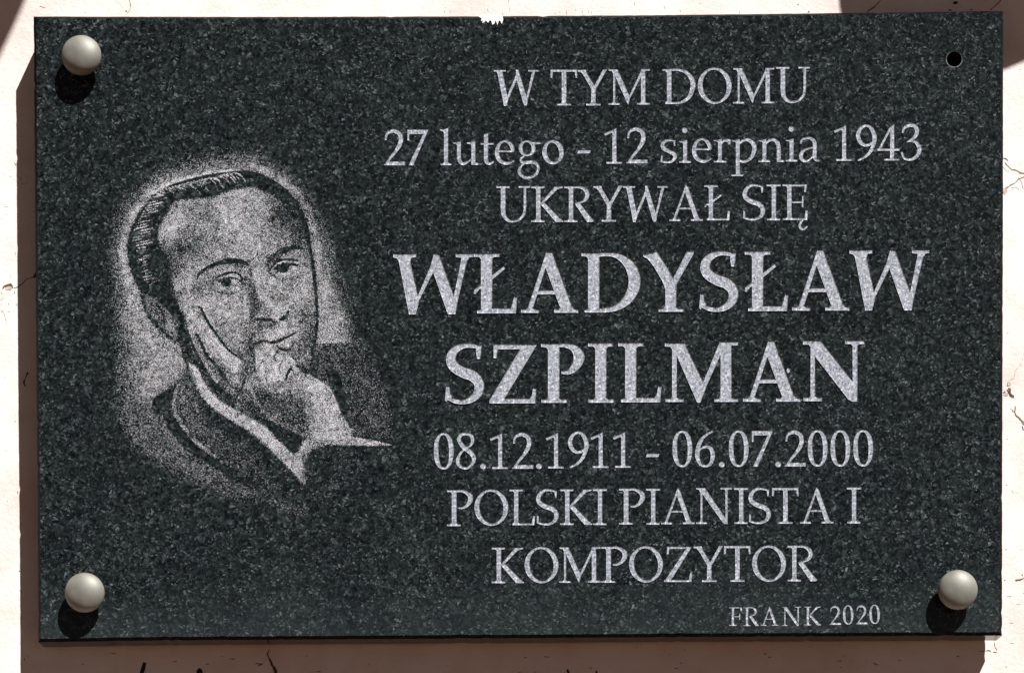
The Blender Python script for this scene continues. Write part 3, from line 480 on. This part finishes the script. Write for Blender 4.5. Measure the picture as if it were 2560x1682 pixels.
crack([R3(305,1265,5),R3(290,1285,3),R3(275,1330,1.5),R3(258,1362,4),R3(262,1395,3),R3(282,1415,2)], 'black', jit=.2)
crack([(2205,-3,2),(2192,12,2),(2178,24,3),(2168,30,4)], 'rust'); crack([(2506,-3,2.5),(2490,14,2),(2476,26,2)], 'rust'); crack([(1994,12,3),(1997,12,2)]); blot(2388, 8, 7, 4, 'black', label='dark pit above the plaque near its right end'); blot(2375, 26, 5, 1.6, 'rust'); blot(2428, 25, 4, 1.5, 'rust'); blot(2022, 30, 3, 1.4, 'crack')
crack([(322,-2,1.2),(327,12,1.6),(325,26,1.2),(319,34,2)], 'crack'); crack([(314,28,2.5),(318,29,2)]); crack([(100,16,2),(108,19,3),(114,20,1)], 'faint')
for x, y in ((1270,2),(1275,22),(1455,29),(1470,27),(1415,28),(1440,24),(1112,28),(1128,26),(1218,25),(1256,33),(1418,32),(1478,30),(1585,6),(1660,18),(1850,30),(1700,28)): crack([(x,y-2,1),(x+RND.uniform(-2,3),y+RND.uniform(2,7),1.8)], 'faint')
B1 = lambda x, y, w_: (2160+x/3.91, 1282+y/3.91, w_)
crack([B1(1115,1350,1),B1(1150,1352,2),B1(1175,1352,1)], 'crack'); crack([B1(1185,1345,1),B1(1215,1338,2.5),B1(1240,1350,1.5)]); crack([B1(1262,1358,2),B1(1300,1358,1.5)]); crack([B1(1275,1262,1.5),B1(1278,1300,1.5),B1(1300,1335,2)])
crack([B1(1370,655,3),B1(1382,653,2)]); crack([B1(1478,655,3),B1(1500,655,4),B1(1525,650,3),B1(1570,632,2)], 'rust'); crack([B1(1545,600,3),B1(1552,612,2)])
for x, y in ((1400,812),(1420,808),(1490,885),(1510,890),(1440,1072),(1425,1070),(1380,350),(1430,1265),(1450,1270),(1385,1495)): crack([B1(x,y,1.5),B1(x+18,y+4,2)], 'faint')
B2 = lambda x, y, w_: (400+x/2.975, 1482+y/2.975, w_)
crack([B2(812,420,2),B2(798,450,4),B2(806,475,3),B2(822,500,6),B2(832,530,5),B2(850,555,6),B2(862,585,8),B2(870,605,6)], 'rust', jit=.25); crack([B2(710,522,2),B2(765,525,3)], 'rust'); crack([B2(730,540,2),B2(755,530,2)], 'rust')
crack([(362,1655,9),(359,1666,10),(355,1680,11),(353,1690,10)], 'black', 'drip_stain', 'brown drip running out of frame below the plaque', .1); blot(499, 1679, 8, 10, 'black', 'drip_stain', jag=.1)
crack([(1418,1672,5),(1422,1684,6)], 'black'); crack([(1490,1675,4),(1492,1684,5)], 'black')
for i in range(24):
    x, y = RND.uniform(100, 2400), RND.uniform(1630, 1682); crack([(x,y,1),(x+RND.uniform(3,12),y+RND.uniform(-2,2),2.2)], 'rust', 'scratch')
for i in range(26): x, y = RND.uniform(0, 76), RND.uniform(160, 1682); crack([(x,y,1),(x+RND.uniform(-3,4),y+RND.uniform(2,7),1.6)], 'faint' if x < 30 else 'rust', 'scratch')
for i in range(8): x, y = RND.uniform(2512, 2560), RND.uniform(190, 1682); crack([(x,y,1),(x+RND.uniform(-3,4),y+RND.uniform(1,4),1.3)], 'faint', 'scratch')

# ---------------- the plaque ----------------
PQO = F(1280, 820, 0)
plaque = thing('memorial_plaque', PQO, 'polished dark green granite plaque with engraved portrait and pale Polish inscription', 'plaque')
OUT = [(84,42),(640,43),(1200,41.5),(1600,39),(2100,33.5),(2300,31),(2508,28),(2507.5,560),(2506,1100),(2505,1588),(1800,1591),(1200,1595),(800,1597.5),(400,1600),(96,1604.5),(94.5,1282),(90,800),(87,400)]
def rough(poly):
    r = random.Random(23); o = []; kk = 1+7.5/5600
    for i, (x0, y0) in enumerate(poly):
        x1, y1 = poly[(i+1) % len(poly)]; m = max(1, int(math.hypot(x1-x0, y1-y0)/14)); l = math.hypot(x1-x0, y1-y0); nx, ny = -(y1-y0)/l, (x1-x0)/l
        for j in range(m):
            t = j/m; d = r.uniform(-.25, .45)+(r.uniform(.8, 2.2) if r.random() < .05 else 0); d = 0 if j == 0 else d
            o.append((x0+(x1-x0)*t+nx*d, y0+(y1-y0)*t+ny*d))
    return [(VPX+(x-VPX)*kk, VPY+(y-VPY)*kk) for x, y in o]
OUT = rough(OUT)
HOLE = (2385.6, 148.5, 18.8)
def inset(poly, d):
    n = len(poly); o = []
    for i in range(n):
        a, b, c = poly[i-1], poly[i], poly[(i+1) % n]
        def nrm(p, q): dx, dy = q[0]-p[0], q[1]-p[1]; l = math.hypot(dx, dy); return (-dy/l, dx/l)
        n1, n2 = nrm(a, b), nrm(b, c); k = d/(1+n1[0]*n2[0]+n1[1]*n2[1]); o.append((b[0]+(n1[0]+n2[0])*k, b[1]+(n1[1]+n2[1])*k))
    return o
def slab():
    fr = inset(OUT, 7.5); nO = len(OUT); nh = 32
    hole = [(HOLE[0]+HOLE[2]*1.06*math.cos(-2*math.pi*k/nh), HOLE[1]+HOLE[2]*1.06*math.sin(-2*math.pi*k/nh)) for k in range(nh)]
    hin = [(HOLE[0]+HOLE[2]*.98*math.cos(-2*math.pi*k/nh), HOLE[1]+HOLE[2]*.98*math.sin(-2*math.pi*k/nh)) for k in range(nh)]
    V = [F(*p, 0) for p in fr] + [F(*p, 0) for p in hole]
    tris = tessellate_polygon([[Vector((p[0], p[1], 0)) for p in fr], [Vector((p[0], p[1], 0)) for p in hole]])
    Fc = [tuple(t) for t in tris]
    a = len(V); V += [F(*p, -7.5) for p in OUT]; b = len(V); V += [F(*p, -74) for p in OUT]
    for i in range(nO):
        j = (i+1) % nO; Fc += [(i, j, a+j, a+i), (a+i, a+j, b+j, b+i)]
    h0 = nO; h1 = len(V); V += [F(*p, -1.2) for p in hin]; h2 = len(V); V += [F(*p, -74) for p in hin]
    for i in range(nh):
        j = (i+1) % nh; Fc += [(h0+i, h0+j, h1+j, h1+i), (h1+i, h1+j, h2+j, h2+i)]
    tb = tessellate_polygon([[Vector((p[0], p[1], 0)) for p in OUT], [Vector((p[0], p[1], 0)) for p in hin]])
    idx = [b+i for i in range(nO)] + [h2+i for i in range(nh)]
    Fc += [tuple(idx[i] for i in t) for t in tb]
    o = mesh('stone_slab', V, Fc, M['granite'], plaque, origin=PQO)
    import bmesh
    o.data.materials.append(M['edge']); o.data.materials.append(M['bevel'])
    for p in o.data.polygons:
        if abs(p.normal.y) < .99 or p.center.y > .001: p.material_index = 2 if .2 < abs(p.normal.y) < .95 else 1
    bm = bmesh.new(); bm.from_mesh(o.data); bmesh.ops.recalc_face_normals(bm, faces=bm.faces); bm.to_mesh(o.data); bm.free()
    # bruised rim of the drilled hole, and a sleeve behind it coloured black for the hole's shade
    V = []; Fc = []; rr = random.Random(3)
    for k in range(nh):
        t = -2*math.pi*k/nh; g = .5+.5*math.cos(t-math.radians(100)); r0 = HOLE[2]*1.03; r1 = HOLE[2]*(1.035+.10*g*rr.uniform(.4, 1.4))
        V += [F(HOLE[0]+r0*math.cos(t), HOLE[1]+r0*math.sin(t), .35), F(HOLE[0]+r1*math.cos(t), HOLE[1]+r1*math.sin(t), .35)]
        k2 = (k+1) % nh; Fc.append((2*k, 2*k+1, 2*k2+1, 2*k2))
    mesh('hole_rim', V, Fc, M['chip'], plaque, origin=PQO)
    V = [F(HOLE[0]+HOLE[2]*.95*math.cos(2*math.pi*k/nh), HOLE[1]+HOLE[2]*.95*math.sin(2*math.pi*k/nh), z) for z in (-9, -104) for k in range(nh)]
    mesh('hole_sleeve', V, [(k, (k+1) % nh, nh+(k+1) % nh, nh+k) for k in range(nh)] + [tuple(range(nh, 2*nh))], M['dark'], plaque, origin=PQO)
slab()
V = [(1196,42),(1200,39),(1256,39),(1258,50),(1254.5,61),(1250,52),(1246.5,54),(1243.5,63.5),(1239.5,51),(1236,60),(1231,63),(1228,53),(1224,52),(1220,58.5),(1215,52),(1210,57),(1206,59),(1208,51),(1203,55),(1204,47)]
n = len(V); mesh('paint_splash', [F(*p, 1.4) for p in V]+[F(*p, 0) for p in V], [tuple(range(n))]+[(i, (i+1) % n, n+(i+1) % n, n+i) for i in range(n)], M['white'], plaque, origin=PQO)['label'] = 'white paint dripped over the top edge'

def glyph_mesh(key, k):
    ax, by, shapes = G[key]; vs = []; fs = []
    for p in shapes:
        q = [(x, y) for x, y in p]
        ar = sum(q[i-1][0]*q[i][1]-q[i][0]*q[i-1][1] for i in range(len(q)))
        if abs(ar) < 1e-6: continue
        if ar < 0: q = q[::-1]
        fs.append(list(range(len(vs), len(vs)+len(q)))); vs += [Vector(((x-ax)*k/Z0*S, (by-y)*k/Z0*S)) for x, y in q]
    fs = [f[::-1] for f in fs]
    r = delaunay_2d_cdt(vs, [], fs, 0, 1e-7)
    pv = r[0]; tri = [tuple(t) for t, of in zip(r[2], r[5]) if of]
    # a little ragged, as sandblasting leaves it
    rr = random.Random(len(pv)*7+ord(key[-1])); jit = .22*S
    top = [(p.x+rr.uniform(-1, 1)*jit, -.5*S, p.y+rr.uniform(-1, 1)*jit) for p in pv]
    cnt = {}
    for t in tri:
        for i in range(len(t)): e = (t[i], t[(i+1) % len(t)]); cnt[frozenset(e)] = cnt.get(frozenset(e), []) + [e]
    low = [(a, 0, c) for a, _, c in top]; N = len(top); Fc = list(tri); bold = key[0] == 'b' and len(key) > 1
    wd, hi = (2.1, 1.9) if bold else (1.25*min(1, k+.2), 1.05)
    be = [es[0] for es in cnt.values() if len(es) == 1]; nr = {}
    for a, b in be:      # the blasted edge stands up as a small burr and slopes into the letter
        dx, dz = top[b][0]-top[a][0], top[b][2]-top[a][2]; l = math.hypot(dx, dz) or 1; nx, nz = dz/l, -dx/l
        for q in (a, b): o_ = nr.get(q, (0, 0)); nr[q] = (o_[0]+nx, o_[1]+nz)
    sg = 1
    a, b = be[0]; t0 = next(t for t in tri if a in t and b in t); third = next(q for q in t0 if q not in (a, b))
    dx, dz = top[b][0]-top[a][0], top[b][2]-top[a][2]
    if (top[third][0]-top[a][0])*dz+(top[third][2]-top[a][2])*-dx < 0: sg = -1
    lipi, inni = {}, {}; ex = []
    for q, (x, z_) in nr.items():
        l = math.hypot(x, z_) or 1; p = top[q]
        lipi[q] = 2*N+len(ex); ex.append((p[0], -hi*S, p[2])); inni[q] = 2*N+len(ex); ex.append((p[0]+sg*x/l*wd*S, -.56*S if bold else -.54*S, p[2]+sg*z_/l*wd*S))
    for a, b in be: Fc += [(b, a, N+a, N+b), (lipi[a], lipi[b], inni[b], inni[a]), (lipi[b], lipi[a], N+a, N+b)]
    Fc = [f for f in Fc if not (len(f) == 4 and f[2] >= N and f[2] < 2*N and f[0] < N)]
    low += ex
    me = bpy.data.meshes.new('letter'); me.from_pydata(top+low, [], Fc); me.materials.append(M['frost']); me.validate(); return me
CACHE = {}
ORD = ['top', 'second', 'third', 'upper bold name', 'lower bold name', 'life dates', 'seventh', 'eighth', 'small signature']
for ln, (wx, wy), chars in LINES:
    k = .53 if ln == 8 else 1
    for c, px, bl in chars:
        key = (c, k)
        if key not in CACHE: CACHE[key] = glyph_mesh(c, k)
        ch = c[-1]; nm = 'digit' if ch.isdigit() else 'dash' if ch == '-' else 'full_stop' if ch == '.' else 'letter'
        o = bpy.data.objects.new(nm, CACHE[key]); C.objects.link(o); o.parent = plaque; o.location = F(wx+px/Z0, wy+bl/Z0, 0)-PQO
        if nm in ('letter', 'digit'): o['label'] = ('capital ' if nm == 'letter' and ch.isupper() else '') + nm.replace('digit', 'figure') + ' ' + ch + ' in the ' + ORD[ln] + ' line'
for px, py, r in ((1970.6, 926.4, 4.6),): mesh('stray_chip', [F(px+r*.8*math.cos(a*.7), py+r*1.3*math.sin(a*.7), .5) for a in range(9)], [tuple(range(9))], M['frost'], plaque, origin=PQO)

# ---- portrait dots ----
def portrait():
    T = paint(); rs = np.random.RandomState(7)
    def inside(poly, X, Y):
        p = smooth_poly(poly, 4); r = np.zeros(X.shape, bool)
        for (xa, ya), (xb, yb) in zip(p, p[1:]+p[:1]):
            if ya != yb: r ^= ((ya > Y) != (yb > Y)) & (X < (xb-xa)*(Y-ya)/(yb-ya)+xa)
        return r
    st = 2.55     # spacing of the pricks in portrait units
    gx, gy = np.meshgrid(np.arange(10, PW-10, st), np.arange(10, PH-10, st))
    gx = gx+rs.uniform(-.55, .55, gx.shape)*st; gy = gy+rs.uniform(-.55, .55, gy.shape)*st
    ix = np.clip((gx/PQ).astype(int), 0, T.shape[1]-1); iy = np.clip((gy/PQ).astype(int), 0, T.shape[0]-1)
    tone = T[iy, ix]
    by = np.array([[0,8,2,10],[12,4,14,6],[3,11,1,9],[15,7,13,5]])/16+.03; th = np.tile(by, (gx.shape[0]//4+1, gx.shape[1]//4+1))[:gx.shape[0], :gx.shape[1]]
    keep = (.25*th+.75*rs.rand(*gx.shape)) < np.clip((tone-.05)*1.12, 0, 1)
    X, Y, tn = gx[keep], gy[keep], tone[keep]
    lum = np.clip(.08+.56*tn+rs.normal(0, .20, X.shape), .03, .85); half = (.92+.62*tn)*rs.uniform(.72, 1.35, X.shape)
    ang = rs.uniform(0, math.pi, X.shape); tr = rs.normal(0, .06, X.shape)
    reg = np.zeros(X.shape, int)
    reg[inside(HEAD, X, Y)] = 1; reg[inside(FACE, X, Y)] = 2; reg[inside(LAPEL, X, Y)] = 3; reg[inside(HANDP, X, Y)] = 4; reg[inside(COLLAR, X, Y)] = 5
    names = ['portrait_background', 'portrait_hair', 'portrait_face', 'portrait_jacket', 'portrait_hand', 'portrait_collar']
    O = np.array(PQO)
    for r, nm in enumerate(names):
        s_ = reg == r; x, y, h, a, L_, t_ = X[s_], Y[s_], half[s_], ang[s_], lum[s_], tr[s_]; n_ = len(x)
        if not n_: continue
        co = np.zeros((n_, 4, 3), np.float32)
        for k in range(4):
            q = a+k*math.pi/2; co[:, k, 0] = (220+(x+h*np.cos(q))/1.564-1280)*S-O[0]; co[:, k, 2] = (841-340-(y+h*np.sin(q))/1.564)*S-O[2]
        co[:, :, 1] = -FACE_H-(.25+.2*rs.rand(n_)[:, None])*S-O[1]
        me = bpy.data.meshes.new(nm); me.vertices.add(4*n_); me.vertices.foreach_set('co', co.ravel())
        me.loops.add(4*n_); me.loops.foreach_set('vertex_index', np.arange(4*n_, dtype=np.int32).reshape(n_, 4)[:, ::-1].ravel() if False else np.arange(4*n_, dtype=np.int32))
        me.polygons.add(n_); me.polygons.foreach_set('loop_start', np.arange(0, 4*n_, 4, dtype=np.int32)); me.update(calc_edges=True)
        ca = me.color_attributes.new('tint', 'FLOAT_COLOR', 'POINT')
        col = np.ones((n_, 4, 4), np.float32); col[:, :, 0] = (L_*(1+t_))[:, None]; col[:, :, 1] = (L_*(1.01-.3*t_))[:, None]; col[:, :, 2] = (L_*1.07*(1-t_))[:, None]
        ca.data.foreach_set('color', col.ravel()); me.materials.append(M['dots'])
        o = bpy.data.objects.new(nm, me); C.objects.link(o); o.parent = plaque; o['kind'] = 'stuff'
portrait()

# ---------------- bolts ----------------
def bolt(cx, cy, label):
    k = 1-35/5600; X, Y = VPX+(cx-VPX)*k, VPY+(cy-VPY)*k; base = F(X, Y, 0)
    t = thing('mounting_bolt', base, label, 'bolt', 'round headed bolts that hold the plaque')
    n, m = 40, 22; r = 49.5; V = []; Fc = []
    for i in range(m+1):
        a = math.pi*.93*i/m; rr_, h = r*math.sin(a), 31+(27 if a < math.pi/2 else 7)*math.cos(a)
        for j in range(n): V.append(Vector((rr_*math.cos(2*math.pi*j/n)*S, -max(h, .4)*S, rr_*math.sin(2*math.pi*j/n)*S)))
    for i in range(m):
        for j in range(n): Fc.append((i*n+j, i*n+(j+1) % n, (i+1)*n+(j+1) % n, (i+1)*n+j))
    mesh('bolt_cap', V, Fc, M['cap'], t, True)
    def tube(nm, ra, h0, h1, mat):
        V = [Vector((ra*math.cos(2*math.pi*j/24)*S, -h*S, ra*math.sin(2*math.pi*j/24)*S)) for h in (h0, h1) for j in range(24)]
        mesh(nm, V, [(j, (j+1) % 24, 24+(j+1) % 24, 24+j) for j in range(24)]+[tuple(range(24)), tuple(range(47, 23, -1))], M[mat], t)
    tube('bolt_neck', 20, .4, 26, 'steel'); tube('spacer', 30, -106, -74.5, 'steel')
    return t
bolt(203, 138, 'dull metal bolt head at the upper left corner of the plaque')
bolt(211, 1480, 'dull metal bolt head with a brown scuff at the lower left corner')
bolt(2395, 1473, 'shiny metal bolt head beside the small year at the lower right corner')

# ---------------- unseen panels added to throw the two shadows at the top ----------------
def shader(name, pts, d, label, cat, arm):
    off = Vector((.676*d, -d, 1.46*d)); P3 = [WP(*p)+off for p in pts]; c = sum(P3, Vector())/len(P3)
    t = thing(name, c, label, cat); n = len(pts); back = [p+Vector((0, .006, 0)) for p in P3]
    mesh('panel', P3+back, [tuple(range(n)), tuple(range(2*n-1, n-1, -1))]+[(i, n+i, n+(i+1) % n, (i+1) % n) for i in range(n)], M['sheet'], t, origin=c)
    a = WP(*arm)+off; r = .006
    V = [Vector((a.x+r*sx, y, a.z+r*sz)) for y in (-d+.006, .0) for sx, sz in ((-1,-1),(1,-1),(1,1),(-1,1))]
    mesh('bracket_arm', V, [(0,1,5,4),(1,2,6,5),(2,3,7,6),(3,0,4,7)], M['steel'], t, origin=c)
shader('shadow_plate', [(2092,-420),(2094,-60),(2098,20),(2110,70),(2150,135),(2250,172),(2400,187),(2470,186),(2514,175),(2562,154),(2640,110),(2720,20),(2760,-420)], .15, 'added round bottomed sheet metal sign fixed to the wall above the plaque, right of its centre', 'blocker', (2420,-380))  # added out of view, outline cut to the upper right shadow
shader('shadow_panel', [(-700,-500),(270,-500),(62,0),(42,50),(24,92),(0,142),(-120,380),(-700,900)], .34, 'added slanting grey awning panel above the upper left corner of the plaque', 'occluder', (-100,-460))  # added out of view, edge cut to the upper left shadow
